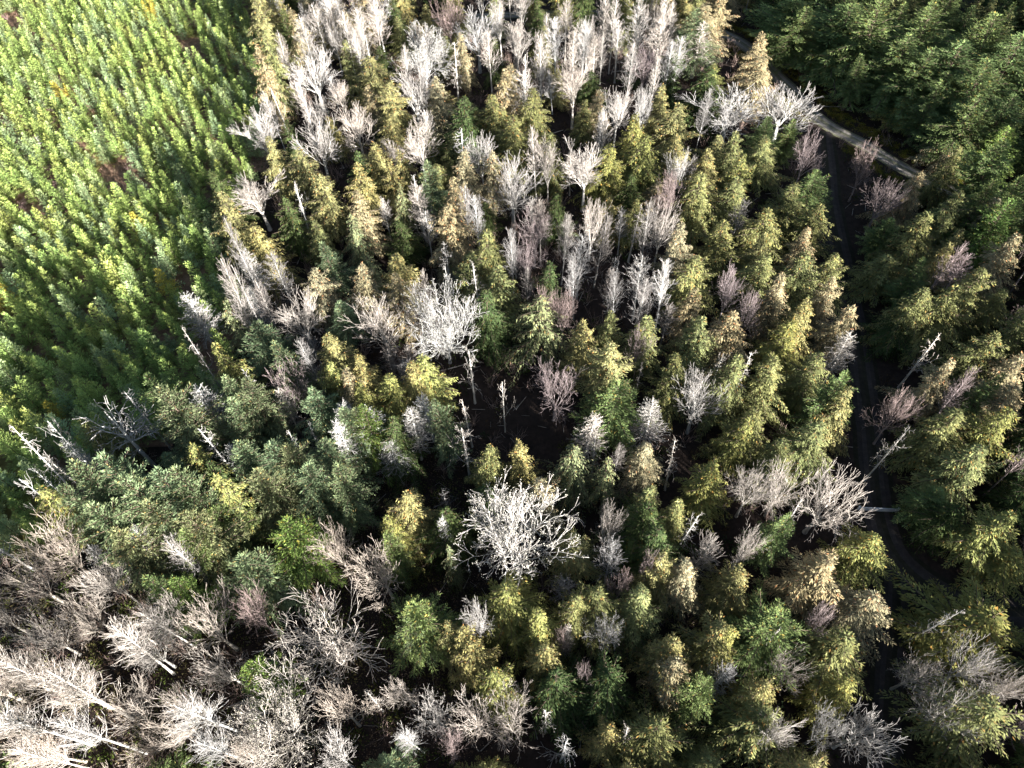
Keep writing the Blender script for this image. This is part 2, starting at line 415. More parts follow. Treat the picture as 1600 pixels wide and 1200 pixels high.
TONE = dict(
    golden=(.265, .245, .115), olive=(.190, .198, .090), tan=(.315, .270, .175), yellow=(.235, .238, .090),
    dark=(.065, .090, .038), blue=(.165, .220, .120), green=(.150, .205, .080), bright=(.135, .205, .06),
    pale=(.20, .23, .12), white=(1, .97, .92), grey=(.60, .58, .56), pink=(.68, .56, .55), cream=(.93, .86, .77), brown=(.62, .46, .36), gold=(.33, .27, .03))  # grey is the snag colour, also shade painted onto some alders
YTONE = dict(blue=(.25, .34, .17), green=(.23, .33, .10), bright=(.30, .40, .12), pale=(.31, .39, .18), yellow=(.34, .40, .12), gold=(.46, .40, .08))
TONE_WORD = dict(golden='golden-olive', olive='olive-green', tan='tan-tipped', yellow='yellow-green', dark='dark green', blue='blue-green', green='mid-green',
                 bright='bright green', pale='pale grey-green', white='white', grey='pale grey', pink='pinkish grey', cream='cream-white', brown='reddish-brown', gold='yellow')

# ------------------------------------------------------------------ roads, in world metres, read off the ground plane
def line_px(pts): return np.array([unproj(u, v, 0.)[:2] for u, v in pts])
def smooth_line(P, n=8):
    out = []
    for i in range(len(P) - 1):
        p0, p1, p2, p3 = P[max(i - 1, 0)], P[i], P[i + 1], P[min(i + 2, len(P) - 1)]
        for k in range(n):
            t = k / n
            out.append(.5 * ((2 * p1) + (-p0 + p2) * t + (2 * p0 - 5 * p1 + 4 * p2 - p3) * t * t + (-p0 + 3 * p1 - 3 * p2 + p3) * t ** 3))
    out.append(P[-1]); return np.array(out)
ROAD = smooth_line(line_px([(380, -30), (560, 25), (640, 38), (760, 25), (950, 22), (1060, 38), (1150, 62), (1225, 130), (1285, 190), (1350, 226), (1420, 268), (1530, 318), (1640, 372), (1800, 450)]))
TRACK = smooth_line(line_px([(1285, 205), (1296, 320), (1316, 420), (1338, 520), (1352, 620), (1362, 700), (1372, 797), (1398, 868), (1460, 925), (1540, 950), (1660, 962), (1800, 970)]))
SPUR = smooth_line(line_px([(1400, 880), (1400, 960), (1390, 1060), (1385, 1180), (1380, 1320)]))
def dist_line(x, y, L):
    d = np.hypot(L[:, 0] - x, L[:, 1] - y); return d.min()

def vnoise(x, y, s, seed=0):
    def hsh(i, j): 
        n = np.sin(i * 127.1 + j * 311.7 + seed * 74.7) * 43758.5453; return n - np.floor(n)
    x = x / s; y = y / s; i = np.floor(x); j = np.floor(y); fx = x - i; fy = y - j
    fx = fx * fx * (3 - 2 * fx); fy = fy * fy * (3 - 2 * fy)
    return (hsh(i, j) * (1 - fx) + hsh(i + 1, j) * fx) * (1 - fy) + (hsh(i, j + 1) * (1 - fx) + hsh(i + 1, j + 1) * fx) * fy

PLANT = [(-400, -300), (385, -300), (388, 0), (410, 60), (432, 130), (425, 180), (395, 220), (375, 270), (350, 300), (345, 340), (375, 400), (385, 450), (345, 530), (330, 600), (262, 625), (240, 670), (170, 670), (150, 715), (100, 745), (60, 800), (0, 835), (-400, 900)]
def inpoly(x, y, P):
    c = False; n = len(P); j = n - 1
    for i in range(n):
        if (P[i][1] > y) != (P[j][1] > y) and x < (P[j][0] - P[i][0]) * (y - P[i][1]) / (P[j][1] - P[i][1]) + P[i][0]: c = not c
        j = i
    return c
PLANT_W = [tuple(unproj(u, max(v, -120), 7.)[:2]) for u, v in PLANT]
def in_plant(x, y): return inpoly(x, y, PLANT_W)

# ------------------------------------------------------------------ ground
def link(name, me, parent=None):
    o = bpy.data.objects.new(name, me); C.objects.link(o)
    if parent: o.parent = parent
    return o

gx = np.concatenate([[-3000, -1200, -500], np.arange(-260, 261, 3.0), [500, 1200, 3000]])
gy = np.concatenate([[-3000, -1200, -400], np.arange(-120, 341, 3.0), [600, 1400, 4000]])
XX, YY = np.meshgrid(gx, gy, indexing='ij')
allroad = np.concatenate([ROAD, TRACK, SPUR])
dr = np.full(XX.shape, 1e9)
for p in allroad: dr = np.minimum(dr, np.hypot(XX - p[0], YY - p[1]))
mask = np.clip((dr - 5.5) / 8, 0, 1)
ZZ = (vnoise(XX, YY, 17, 3) * .9 + vnoise(XX, YY, 6, 4) * .35) * mask
ZZ = np.where((np.abs(XX) > 262) | (YY > 342) | (YY < -121), 0, ZZ)
def ground_z(x, y):
    i = int(np.clip(np.searchsorted(gx, x) - 1, 0, len(gx) - 2)); j = int(np.clip(np.searchsorted(gy, y) - 1, 0, len(gy) - 2))
    return float((ZZ[i, j] + ZZ[i + 1, j] + ZZ[i, j + 1] + ZZ[i + 1, j + 1]) / 4)
nx, ny = XX.shape
V = np.stack([XX.ravel(), YY.ravel(), ZZ.ravel()], 1)
I, J = np.meshgrid(np.arange(nx - 1), np.arange(ny - 1), indexing='ij'); b0 = (I * ny + J).ravel()
Q = np.stack([b0, b0 + ny, b0 + ny + 1, b0 + 1], 1)
cx = V[Q].mean(1)
pl = np.array([in_plant(a, b) for a, b in cx[:, :2]])
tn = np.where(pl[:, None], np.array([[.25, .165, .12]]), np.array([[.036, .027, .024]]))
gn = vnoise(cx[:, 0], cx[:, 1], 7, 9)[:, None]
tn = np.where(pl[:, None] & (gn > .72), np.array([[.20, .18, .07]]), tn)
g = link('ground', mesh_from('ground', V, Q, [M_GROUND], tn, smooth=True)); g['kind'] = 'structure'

def ribbon(name, L, w, z, mat, wob=.5, seed=1):
    d = np.gradient(L, axis=0); n = norm(np.stack([-d[:, 1], d[:, 0]], 1))
    k = 9; offs = np.linspace(-1, 1, k); Vs = []
    for i in range(len(L)):
        ww = w * .5 + wob * (vnoise(L[i, 0], L[i, 1], 4, seed) - .5)
        for q in offs:
            p = L[i] + n[i] * q * ww
            Vs.append([p[0], p[1], z + .05 * (1 - q * q)])
    Vs = np.array(Vs); m = len(L)
    Q = np.array([[i * k + q, (i + 1) * k + q, (i + 1) * k + q + 1, i * k + q + 1] for i in range(m - 1) for q in range(k - 1)])
    prof_ = np.array([[.62, .66, .45], [.95, .95, .9], [1.25, 1.22, 1.2], [.9, .92, .75], [.78, .84, .6], [1.2, 1.18, 1.15], [.98, .95, .9], [.6, .64, .45]])
    tn_ = np.array([prof_[q] * (.85 + .3 * vnoise(L[i, 0], L[i, 1], 2.3, seed + q)) for i in range(m - 1) for q in range(k - 1)])
    o = link(name, mesh_from(name, Vs, Q, [mat], tint=tn_, smooth=True)); o['kind'] = 'structure'
    return o
ribbon('gravel_road', ROAD, 4.2, .030, M_GRAVEL)
ribbon('dirt_track', TRACK, 5.6, .018, M_TRACK, seed=2)
ribbon('track_spur', SPUR, 4.6, .006, M_TRACK, seed=3)

# ------------------------------------------------------------------ the trees read off the photograph
# (kind, x, y in photo pixels of the tip (conifers) or crown middle (leafless), crown width in pixels, tone[, height m])
A = []
def T(kind, tone, *items):
    for it in items: A.append((kind, tone) + tuple(it))
T('vase', 'white', (490,112,72), (410,205,55), (495,218,62), (556,190,58), (655,222,55), (745,45,62), (808,62,50), (915,262,68), (800,285,80), (402,310,72,12.2))
T('mossy', 'white', (660,85,98,16))
T('mossy', 'white', (808,835,165,20), (692,500,118,18))
T('mossy', 'cream', (440,1130,165,17))
T('maple', 'cream', (505,1000,175,14.4), (80,855,100), (40,905,90), (160,900,85), (120,965,78), (320,975,105), (250,960,70), (60,990,80), (590,885,86), (530,1105,75), (290,1110,85), (340,1040,75), (220,1010,75), (110,1080,85), (30,1060,80), (190,1110,80), (0,1130,80), (60,1170,80), (520,850,75), (380,1180,70))
T('vase', 'white', (1140,172,100,13.7), (1225,165,95,13.7), (595,505,90), (1095,612,66), (897,132,55), (645,140,55), (965,165,48), (1005,160,26), (467,492,62), (520,1180,60), (1205,1140,50))
T('maple', 'white', (1300,775,105), (1230,750,70), (1180,752,75), (1350,1145,105,13.7), (1300,1140,65), (1235,1040,58), (745,1120,90), (795,1118,85), (625,1072,52), (675,1108,68), (745,965,52), (945,985,58), (945,815,48), (1530,1035,85), (1450,1045,75), (1590,1070,45), (1500,1112,80), (925,345,55), (1035,345,50), (1170,845,55))
T('maple', 'pink', (1385,300,62), (1265,228,45), (1360,240,42), (868,600,92), (850,470,40), (880,480,45), (1290,972,38), (835,350,60), (1000,540,40), (1140,448,48), (1170,482,42), (1010,95,60), (1050,300,45), (700,1165,45), (880,1000,26), (913,1048,32), (1410,635,62), (1010,880,36), (970,910,38), (450,590,62), (820,395,50), (700,20,50))
T('alder', 'white', (500,35,34), (520,20,34), (480,60,30), (585,30,30), (560,45,26), (870,55,30), (885,30,28), (945,30,30), (1000,40,34), (1030,60,36), (967,60,26), (912,60,26), (1045,95,30), (820,140,34), (745,330,24), (655,310,34), (1000,430,36), (930,80,26), (1060,85,28), (540,50,24), (765,75,28), (845,80,28), (985,95,26), (895,75,26), (1040,440,30))
T('alder', 'grey', (845,340,26), (880,370,24), (800,390,24), (725,320,22), (905,400,34), (935,370,28), (1012,350,28), (965,455,26), (900,430,26))  # grey tone paints shadow onto these otherwise white alders
T('birch', 'white', (95,1078,70), (25,1045,60), (185,1003,60), (300,1104,70), (20,1125,60), (240,965,50,18), (225,845,40,17), (283,870,44,17), (120,1140,60), (60,1180,60), (330,1165,60,18), (590,20,40,17), (510,15,40,17), (640,1150,40,16))
T('snag', 'white', (437,165,20), (465,310,26), (720,232,40), (575,88,22), (710,95,30), (735,575,32), (785,615,20), (725,690,40), (1055,715,32), (880,1170,42,13.7), (460,698,26), (335,695,34), (700,440,22), (745,440,24,15.1), (990,350,28), (665,285,26), (820,110,24), (1205,1000,26), (245,868,34), (300,880,40), (895,960,30), (853,1120,30), (1448,545,34), (985,1155,28), (1075,815,30), (730,645,30), (395,605,34), (1165,575,28), (650,300,22), (1120,575,24), (1400,690,30), (1480,960,30), (1245,800,30))
T('shaggy', 'white', (1015,655,58), (325,640,60), (397,420,44), (400,478,30), (668,645,42), (645,668,44), (615,712,52,10.8), (575,672,62), (545,660,50), (1318,545,42), (915,675,48), (1090,70,42), (695,830,28), (880,1000,28), (540,690,40), (450,640,32), (290,860,48), (310,490,48))
T('antler', 'white', (190,672,100,18.5), (312,505,50,10.8))
T('cedar', 'golden', (345,297,50), (390,352,55), (420,215,40), (470,238,50), (500,275,55), (575,90,60), (605,130,50), (560,260,50), (585,225,50), (625,240,42), (515,525,60), (640,570,50), (560,560,50), (810,688,48,15.8), (630,770,62), (910,512,55), (1130,985,70), (1110,240,50), (1060,165,50), (1040,135,40), (1330,610,50), (1260,470,55), (1210,1070,60), (740,1010,55), (1155,890,60), (855,1010,60), (1035,870,55), (725,985,50), (700,975,45), (1055,1000,70), (955,1140,50))
T('cedar', 'tan', (455,20,40), (490,420,50), (560,415,50), (618,432,45), (680,125,44), (725,235,45), (700,325,62), (845,748,52), (1100,10,55), (1190,90,45), (1320,228,55), (1515,185,62), (1560,310,60), (1590,370,60), (1330,470,45), (1145,488,60), (1070,1030,60), (1375,930,75), (1300,880,85), (1600,560,60), (1585,605,80), (1490,560,50), (540,580,50), (790,110,45), (1080,880,55), (1430,700,70), (1190,50,40), (1440,270,45))
T('cedar', 'yellow', (950,230,60), (1010,215,60), (990,182,44), (520,560,50), (660,560,60), (600,590,60), (340,538,50), (290,700,50,18), (330,745,50,18), (1420,150,48), (1240,505,60), (560,600,50), (1120,730,60), (800,920,90), (780,1060,60), (1330,1070,60), (1130,980,55), (850,960,60), (610,810,55), (1170,660,50), (1560,960,120,15.8), (1480,985,70), (1570,640,70), (1580,800,70), (1590,860,70))
T('cedar', 'olive', (770,150,60), (830,140,50), (800,185,60), (1010,500,58), (955,490,40), (760,690,48), (1150,280,60), (1100,270,60), (1200,330,60), (1240,290,55), (1280,320,55), (1130,350,60), (1190,400,60), (1260,400,60), (1090,400,60), (1100,500,55), (1150,560,60), (1210,560,60), (1280,560,60), (1180,640,60), (1280,660,70), (1230,700,60), (940,930,75), (1030,1130,90), (1200,1110,90), (1330,1000,95), (1560,1110,110), (1390,400,60), (1450,330,60), (1500,300,55), (1540,420,60), (1500,450,60), (1450,450,60), (1550,520,60), (730,400,60), (780,420,60), (760,360,55), (1500,640,70), (1450,720,80), (1530,700,80), (1060,560,50), (1060,780,50), (1020,760,50), (1000,930,70), (905,930,60))
T('cedar', 'dark', (725,155,60), (440,310,40), (760,460,60), (1050,80,40), (1010,800,80), (1030,830,70), (1110,110,60), (320,725,50,18), (860,410,40), (560,240,40), (1410,500,60), (1420,570,60), (1430,640,60), (1440,800,70), (1480,850,70), (1500,790,70), (610,655,45), (880,1060,80), (950,1060,80), (700,800,70), (760,760,60))
T('hemlock', 'pale', (842,462,118,17.3), (545,335,60), (620,285,50), (900,695,100,15.8), (950,720,70), (700,850,40))
T('fir', 'blue', (670,250,42), (400,508,66), (440,540,50), (490,612,55), (430,690,70), (375,690,62), (125,722,80,24), (165,716,80,24), (200,750,80,24), (240,742,80,23), (275,740,70,23), (150,785,80,23), (100,770,60,19), (380,868,90), (500,690,60), (540,640,55), (690,630,40), (355,590,55), (1090,20,50), (360,625,50), (470,730,60), (520,740,60), (640,965,50))
T('fir', 'pale', (260,608,72,21), (380,600,60,19), (230,790,80,20), (300,800,70,20), (180,830,70,19), (450,700,60), (400,740,60), (560,640,45))
T('fir', 'green', (1240,0,85), (1330,10,110,20.5), (1380,0,80,20.5), (1320,70,90,20.5), (1420,58,72,19.8), (1310,130,80,19.0), (1370,120,70,19.0), (1500,70,90,19.8), (1560,20,90,19.8), (1600,60,90,19.8), (1480,120,80,19.0), (1460,10,80,19.8), (1530,150,70), (1580,150,70), (1570,220,70), (1600,280,60), (1590,320,60), (965,605,80), (640,945,78,16.6), (600,830,40), (1220,960,95,15.8), (1320,580,50), (1470,768,52), (1550,280,50), (1100,1065,50), (240,905,60), (290,835,60), (330,800,60), (1200,5,50), (1560,590,40), (1585,60,60), (440,20,30), (1230,800,50), (1390,340,40), (1400,230,40), (1545,170,60), (1540,100,80), (1450,80,70), (1420,120,60), (1260,10,60))
T('fir', 'bright', (440,825,80), (1580,200,60), (570,640,45), (1575,310,60), (270,910,50), (380,1040,60))

DEFH = dict(birch=21, cedar=14.5, fir=16, hemlock=15, maple=15.5, vase=16, mossy=17, alder=17, snag=14.5, shaggy=14, antler=14)
WK = dict(cedar=1.68, fir=1.62, hemlock=1.15, alder=1.25, vase=1.12, maple=1.1, shaggy=1.0)
BASEMID = dict(birch=.78, maple=.72, vase=.72, mossy=.66, alder=.75, snag=.75, shaggy=.68, antler=.72)
trees = []      # dict: kind, tone, x, y, h, r, px(tip/middle), named?
VIS = [(1270,182),(1285,190),(1302,199),(1320,208),(1336,217),(1350,226),(1368,236),(1385,246),(1402,257),(1158,58),
       (1335,500),(1345,560),(1352,600),(1356,640),(1362,680),(1366,720),(1372,760),(1374,797),(1345,797),(1390,840),(1402,870),(1430,905),(1460,925),(1500,938),(1540,945),(1400,960),(1392,1020),(1390,1080)]
def seg_px(x, y, h, r):
    a = proj((x, y, 0)); b = proj((x, y, h)); return a, b, r * F / proj((x, y, h * .5))[2]
def hides_view(x, y, h, r, pad=5, pts=VIS):
    a, b, w = seg_px(x, y, h, r); dx, dy = b[0] - a[0], b[1] - a[1]; L2 = dx * dx + dy * dy + 1e-6
    for p, q in pts:
        t = max(0., min(1., ((p - a[0]) * dx + (q - a[1]) * dy) / L2))
        if math.hypot(p - a[0] - dx * t, q - a[1] - dy * t) < w * (1 - t) ** .8 * .85 + pad: return True
    return False
def add_tree(kind, tone, u, v, wpx, h=None):
    h = h or DEFH[kind] * rnd.uniform(.92, 1.08)
    Pe = unproj(u, v, h * BASEMID.get(kind, 1.0)); q_ = sundir[:2] / np.hypot(*sundir[:2])
    if kind in ('cedar', 'fir') and in_plant(Pe[0] - q_[0] * 11, Pe[1] - q_[1] * 11): h *= 1.28
    if kind in ('cedar', 'fir'):
        for _ in range(7):
            P = unproj(u, v, h); r = wpx / 2 * proj(P)[2] / F * WK[kind]
            if not hides_view(P[0], P[1], h, r) and min(dist_line(P[0], P[1], ROAD), dist_line(P[0], P[1], TRACK)) > 4.5: break
            h *= .86
        else:
            print('dropped', kind, u, v); return
    hz = h * BASEMID.get(kind, 1.0)
    P = unproj(u, v, hz); sc = F / proj(P)[2]
    trees.append(dict(kind=kind, tone=tone, x=P[0], y=P[1], h=h, r=wpx / 2 / sc * 1.05 * WK.get(kind, 1), px=(u, v), w=wpx))
for it in A:
    add_tree(*it)
N_TRACED = len(trees)

GAPS = [(860,190,36), (640,620,44), (760,545,28), (700,870,52), (650,900,30), (810,650,55), (850,720,28), (450,400,24), (905,205,26), (1050,740,20), (1000,640,14), (1060,1110,36), (1165,112,24), (1380,1060,40), (860,300,16), (1380,240,60), (1500,300,25), (1000,390,20), (470,380,20), (1290,210,40), (880,780,20), (1160,60,36)]
def zone(u, v):
    q = rnd.random()
    def pick(*o):
        a = 0
        for w, k, t in o:
            a += w
            if q < a: return k, t
        return o[-1][1:]
    if u < 420 and v > 850: return pick((.55, 'maple', 'cream'), (.15, 'maple', 'pink'), (.16, 'fir', 'green'), (.1, 'cedar', 'olive'), (.04, 'alder', 'white'))
    if u < 620 and v > 560: return pick((.35, 'fir', 'blue'), (.15, 'fir', 'green'), (.12, 'fir', 'pale'), (.14, 'cedar', 'olive'), (.08, 'shaggy', 'white'), (.08, 'snag', 'white'), (.08, 'cedar', 'yellow'))
    if u > 1200 and v < 290: return pick((.75, 'fir', 'green'), (.15, 'cedar', 'olive'), (.1, 'cedar', 'dark'))
    if u > 1390: return pick((.36, 'cedar', 'olive'), (.10, 'cedar', 'golden'), (.08, 'cedar', 'yellow'), (.30, 'cedar', 'dark'), (.08, 'fir', 'green'), (.08, 'alder', 'pink'))  # extra dark-toned cedars paint in the shade right of the track
    if v < 340 and u < 1080: return pick((.06, 'alder', 'white'), (.30, 'cedar', 'golden'), (.26, 'cedar', 'olive'), (.14, 'cedar', 'tan'), (.04, 'vase', 'white'), (.20, 'cedar', 'dark'))
    if u > 1060: return pick((.36, 'cedar', 'olive'), (.24, 'cedar', 'golden'), (.16, 'cedar', 'tan'), (.14, 'cedar', 'yellow'), (.06, 'cedar', 'dark'), (.04, 'alder', 'grey'))
    if v > 880: return pick((.34, 'cedar', 'olive'), (.2, 'cedar', 'golden'), (.2, 'cedar', 'yellow'), (.1, 'cedar', 'dark'), (.1, 'maple', 'white'), (.06, 'snag', 'grey'))
    return pick((.22, 'cedar', 'golden'), (.18, 'cedar', 'olive'), (.08, 'cedar', 'tan'), (.12, 'cedar', 'dark'), (.14, 'alder', 'grey'), (.08, 'snag', 'grey'), (.08, 'hemlock', 'pale'), (.1, 'fir', 'blue'))

LMK = [(t['x'], t['y'], t['r'], t['px']) for t in trees if t['kind'] in ('mossy', 'vase') or (t['kind'] in ('maple', 'shaggy') and t['w'] > 55)]
LPX = [l[3] for l in LMK]
sh = sundir[:2] / np.hypot(*sundir[:2])
pos = [(t['x'], t['y'], t['r'], t['kind']) for t in trees]
fills = 0
for k in range(30000):
    x = rnd.uniform(-190, 200); y = rnd.uniform(-80, 275)
    hh = 19
    u, v, dpt = proj((x, y, hh))
    u2, v2, _ = proj((x - sundir[0] * 42, y - sundir[1] * 42, 5))
    if not ((-140 < u < 1850 and -110 < v < 1500) or (0 < u2 < 1640 and 0 < v2 < 1260)): continue  # second test keeps unseen sunward trees, added for the shade they cast
    if in_plant(x, y): continue
    if dist_line(x, y, ROAD) < 5.2 or dist_line(x, y, TRACK) < 6.6 or dist_line(x, y, SPUR) < 6.2: continue
    if v < 1250 and u < 1620 and vnoise(np.array(x), np.array(y), 8.5, 21) > .70: continue
    kind, tone = zone(u, v)
    um, vm, _ = proj((x, y, 11))
    if any((um - a) ** 2 + (vm - b) ** 2 < c * c for a, b, c in GAPS): continue
    r0 = {'cedar': 4.9, 'fir': 4.8, 'hemlock': 4.8, 'maple': 3.8, 'vase': 3.2, 'alder': 1.9, 'snag': 1.4, 'shaggy': 1.8}[kind] * rnd.uniform(.72, 1.18)
    if any((x - a) ** 2 + (y - b) ** 2 < ((r0 + c) * (.59 if kd not in ('maple', 'vase', 'mossy') else .66)) ** 2 for a, b, c, kd in pos): continue
    h = DEFH[kind] * rnd.uniform(.62, 1.12)
    uu, vv, _ = proj((x, y, h))
    if uu > 1620 or vv > 1230: h *= 1.42  # trees out of view made taller to shade the right side
    if in_plant(x - sh[0] * 9, y - sh[1] * 9): h *= 1.35
    if hides_view(x, y, h, r0): continue
    if kind in ('cedar', 'fir', 'hemlock') and hides_view(x, y, h, r0, 8, LPX): continue
    for lx, ly, lr, _ in LMK:
        al = (x - lx) * sh[0] + (y - ly) * sh[1]; la = abs((x - lx) * sh[1] - (y - ly) * sh[0])
        if 0 < al < 24 and la < lr * .9: h = min(h, 11.5)
    pos.append((x, y, r0, kind))
    pp = proj((x, y, h))
    trees.append(dict(kind=kind, tone=tone, x=x, y=y, h=h, r=r0, px=(pp[0], pp[1]), fill=True)); fills += 1
print('traced', N_TRACED, 'fill', fills)

# ------------------------------------------------------------------ young plantation
young = []
ca, sa = math.cos(math.radians(24)), math.sin(math.radians(24))
tall = np.array([(t['x'], t['y'], t['r']) for t in trees])
BARE = [(185, 262, 24), (35, 300, 12), (62, 222, 9), (20, 20, 14), (300, 62, 16), (95, 60, 10), (292, 425, 12), (150, 462, 8), (75, 610, 14), (200, 545, 10)]
YT = [(245, 500), (90, 640), (105, 138), (210, 345), (240, 25), (20, 470), (265, 455), (92, 150), (130, 405), (225, 355), (0, 480), (140, 700)]
for i in range(-100, 100):
    for j in range(-100, 100):
        a, b = i * 2.75 + rnd.gauss(0, .7), j * 2.65 + rnd.gauss(0, .7)
        x, y = a * ca - b * sa - 80, a * sa + b * ca + 110
        if not in_plant(x, y): continue
        u, v, d = proj((x, y, 3))
        if not (-60 < u < 520 and -70 < v < 900): continue
        if (np.hypot(tall[:, 0] - x, tall[:, 1] - y) < tall[:, 2] * .75 + .8).any(): continue
        if dist_line(x, y, ROAD) < 4: continue
        if any((u - p) ** 2 + (v - 6 - q) ** 2 < (c * 1.35) ** 2 for p, q, c in BARE): continue
        if rnd.random() < .07: continue
        big = 1 + .30 * min(1, max(0, (v - 150) / 450.)) + .12 * vnoise(np.array(x), np.array(y), 14, 6)
        h = 5.7 * big * rnd.uniform(.62, 1.2)
        q = rnd.random(); tone = 'bright' if q < .42 else 'blue' if q < .58 else 'green' if q < .74 else 'pale' if q < .88 else 'yellow'
        if any((u - p) ** 2 + (v - q2) ** 2 < 9 ** 2 for p, q2 in YT): tone = 'gold'
        young.append(dict(kind='young', tone=tone, x=x, y=y, h=h, r=1.72 * h / 7 * rnd.uniform(.95, 1.3), px=(u, v), d=d))
print('young', len(young))

# ------------------------------------------------------------------ names and labels
LM = [((690,490), 'the big white lichen-covered tree'), ((808,835), 'the wide pale mossy maple'), ((505,1000), 'the largest round leafless maple'), ((440,1130), 'the pale round maple at bottom edge'),
      ((1370,797), 'the pale gate'), ((1350,225), 'the sunlit gravel road'), ((842,500), 'the drooping grey-green conifer'), ((190,672), 'the antler-shaped snag'), ((402,300), 'the forked white tree beside plantation'),
      ((1015,655), 'the shaggy white dead tree'), ((915,262), 'the fan-shaped maple above centre'), ((660,85), 'the wide white tree at top'), ((1180,168), 'the twin fan-shaped maples'),
      ((1560,960), 'the lone broad cedar'), ((1350,1145), 'the white maple at bottom right'), ((880,1175), 'the spiky snag at bottom edge'), ((1300,775), 'the white maple overhanging the track'),
      ((640,950), 'the round bright fir'), ((1385,300), 'the reddish maple beside the track'), ((1330,60), 'the tall dark fir stand'), ((110,1080), 'the leaning white trunks'), ((150,760), 'the pale blue-green fir clump'), ((1130,500), 'the tan cedar group')]
LMY = [((185,262), 'the pink bare patch'), ((62,222), 'the white stump'), ((245,500), 'the yellow young tree'), ((292,425), 'the reddish bare gap'), ((35,300), 'the brown gap at left'), ((75,610), 'the brown hollow'), ((105,138), 'the orange-yellow tree'), ((300,62), 'the tan gap near top')]
ORD = ['nearest', 'second', 'third', 'fourth', 'fifth', 'sixth', 'seventh', 'eighth', 'ninth', 'tenth', 'eleventh', 'twelfth', 'thirteenth', 'fourteenth', 'fifteenth', 'sixteenth', 'seventeenth', 'eighteenth', 'nineteenth', 'twentieth']
DIRS = ['right of', 'upper right of', 'above', 'upper left of', 'left of', 'lower left of', 'below', 'lower right of']
NOUN = dict(birch='thick-trunked leafless tree', cedar='cedar', fir='fir', hemlock='drooping conifer', maple='leafless maple', vase='fan-shaped leafless maple', mossy='lichen-covered leafless tree', alder='thin leafless alder', snag='spiky dead snag', shaggy='shaggy dead conifer', antler='antler-branched snag', young='young fir')
NAME = dict(birch='leafless_tree', cedar='cedar_tree', fir='fir_tree', hemlock='hemlock_tree', maple='maple_tree', vase='maple_tree', mossy='lichen_tree', alder='alder_tree', snag='dead_snag', shaggy='dead_conifer', antler='dead_snag', young='young_fir')
GROUP = dict(birch='leaning white-trunked trees', cedar='cedars of the tall forest', fir='firs of the tall forest', hemlock='drooping conifers in the forest', maple='leafless maples in the forest', vase='leafless maples in the forest', mossy='lichen-covered leafless trees', alder='thin leafless alders', snag='dead snags among the trees', shaggy='shaggy dead conifers', antler='dead snags among the trees', young='young firs of the plantation')
HAND = {('mossy', 692, 500): 'huge white lichen-covered leafless tree left of centre', ('mossy', 808, 835): 'wide pale mossy leafless maple in the lower middle',
        ('maple', 505, 1000): 'largest round leafless maple with cream branches, lower left', ('mossy', 440, 1130): 'pale round mossy maple touching the bottom edge',
        ('hemlock', 842, 462): 'sparse grey-green drooping conifer just right of the big white tree', ('antler', 190, 672): 'white antler-shaped snag standing against the dark plantation edge',
        ('vase', 402, 310): 'forked white leafless tree at the plantation edge', ('shaggy', 1015, 655): 'shaggy white dead tree beside the green fir right of centre',
        ('vase', 915, 262): 'fan-shaped leafless maple standing alone in a dark gap above centre', ('mossy', 660, 85): 'wide white leafless tree near the top edge beside the dark road',
        ('vase', 1140, 172): 'left one of the twin fan-shaped maples below the gravel road', ('vase', 1225, 165): 'right one of the twin fan-shaped maples beside the gravel road',
        ('cedar', 1560, 960): 'lone broad yellow-green cedar surrounded by dark track, lower right', ('maple', 1350, 1145): 'bright white leafless maple near the bottom right corner',
        ('snag', 880, 1170): 'spiky white dead snag at the bottom edge', ('maple', 1300, 775): 'white leafless maple overhanging the track beside the gate',
        ('fir', 640, 945): 'round bright green fir between bare maples in the lower middle', ('maple', 1385, 300): 'reddish leafless maple beside the track below the gravel road',
        ('fir', 965, 605): 'green fir with full conical crown just right of centre', ('fir', 260, 608): 'pale spired fir rising against dark plantation shade'}
def label_all(L, lms):
    b = {}
    for t in L:
        u, v = t['px']
        key = (t['kind'], int(u), int(v))
        if key in HAND and not t.get('fill'): t['label'] = HAND[key]; continue
        (lu, lv), nm = min(lms, key=lambda m: (m[0][0] - u) ** 2 + (m[0][1] - v) ** 2)
        ang = math.atan2(-(v - lv), u - lu); di = int(round(ang / (math.pi / 4))) % 8
        b.setdefault((t['tone'], NOUN[t['kind']], nm, di), []).append((math.hypot(u - lu, v - lv), id(t), t))
    for (tone, noun, nm, di), ls in b.items():
        ls.sort()
        for i, (_, _, t) in enumerate(ls):
            o = '' if len(ls) == 1 else (ORD[i] if i < 20 else 'farther') + ' '
            t['label'] = '%s%s %s %s %s' % (o, TONE_WORD[tone], noun, DIRS[di], nm)

def in_view(t):
    x, y, h, r = t['x'], t['y'], t['h'], t['r']
    for z in (.25 * h, .5 * h, .75 * h, h):
        u, v, d = proj((x, y, z)); m = r * F / d * (.2 if z == h else .6)
        if -m < u < 1600 + m and -m < v < 1200 + m: return True
    return False
inside = [t for t in trees if in_view(t)]; outside = [t for t in trees if not in_view(t)]
def size_px(t): return t['h'] * t['r'] / proj((t['x'], t['y'], t['h'] * .6))[2] ** 2
extra_stuff = []
keep = []
for nm in set(NAME.values()):
    L = sorted([t for t in inside if NAME[t['kind']] == nm], key=size_px, reverse=True)
    print(nm, len(L)); keep += L[:300]; extra_stuff += L[300:]
yv = [t for t in young if in_view(t)]; yo = [t for t in young if not in_view(t)]
yv.sort(key=size_px, reverse=True)
label_all(keep, LM); label_all(yv[:300], LMY)

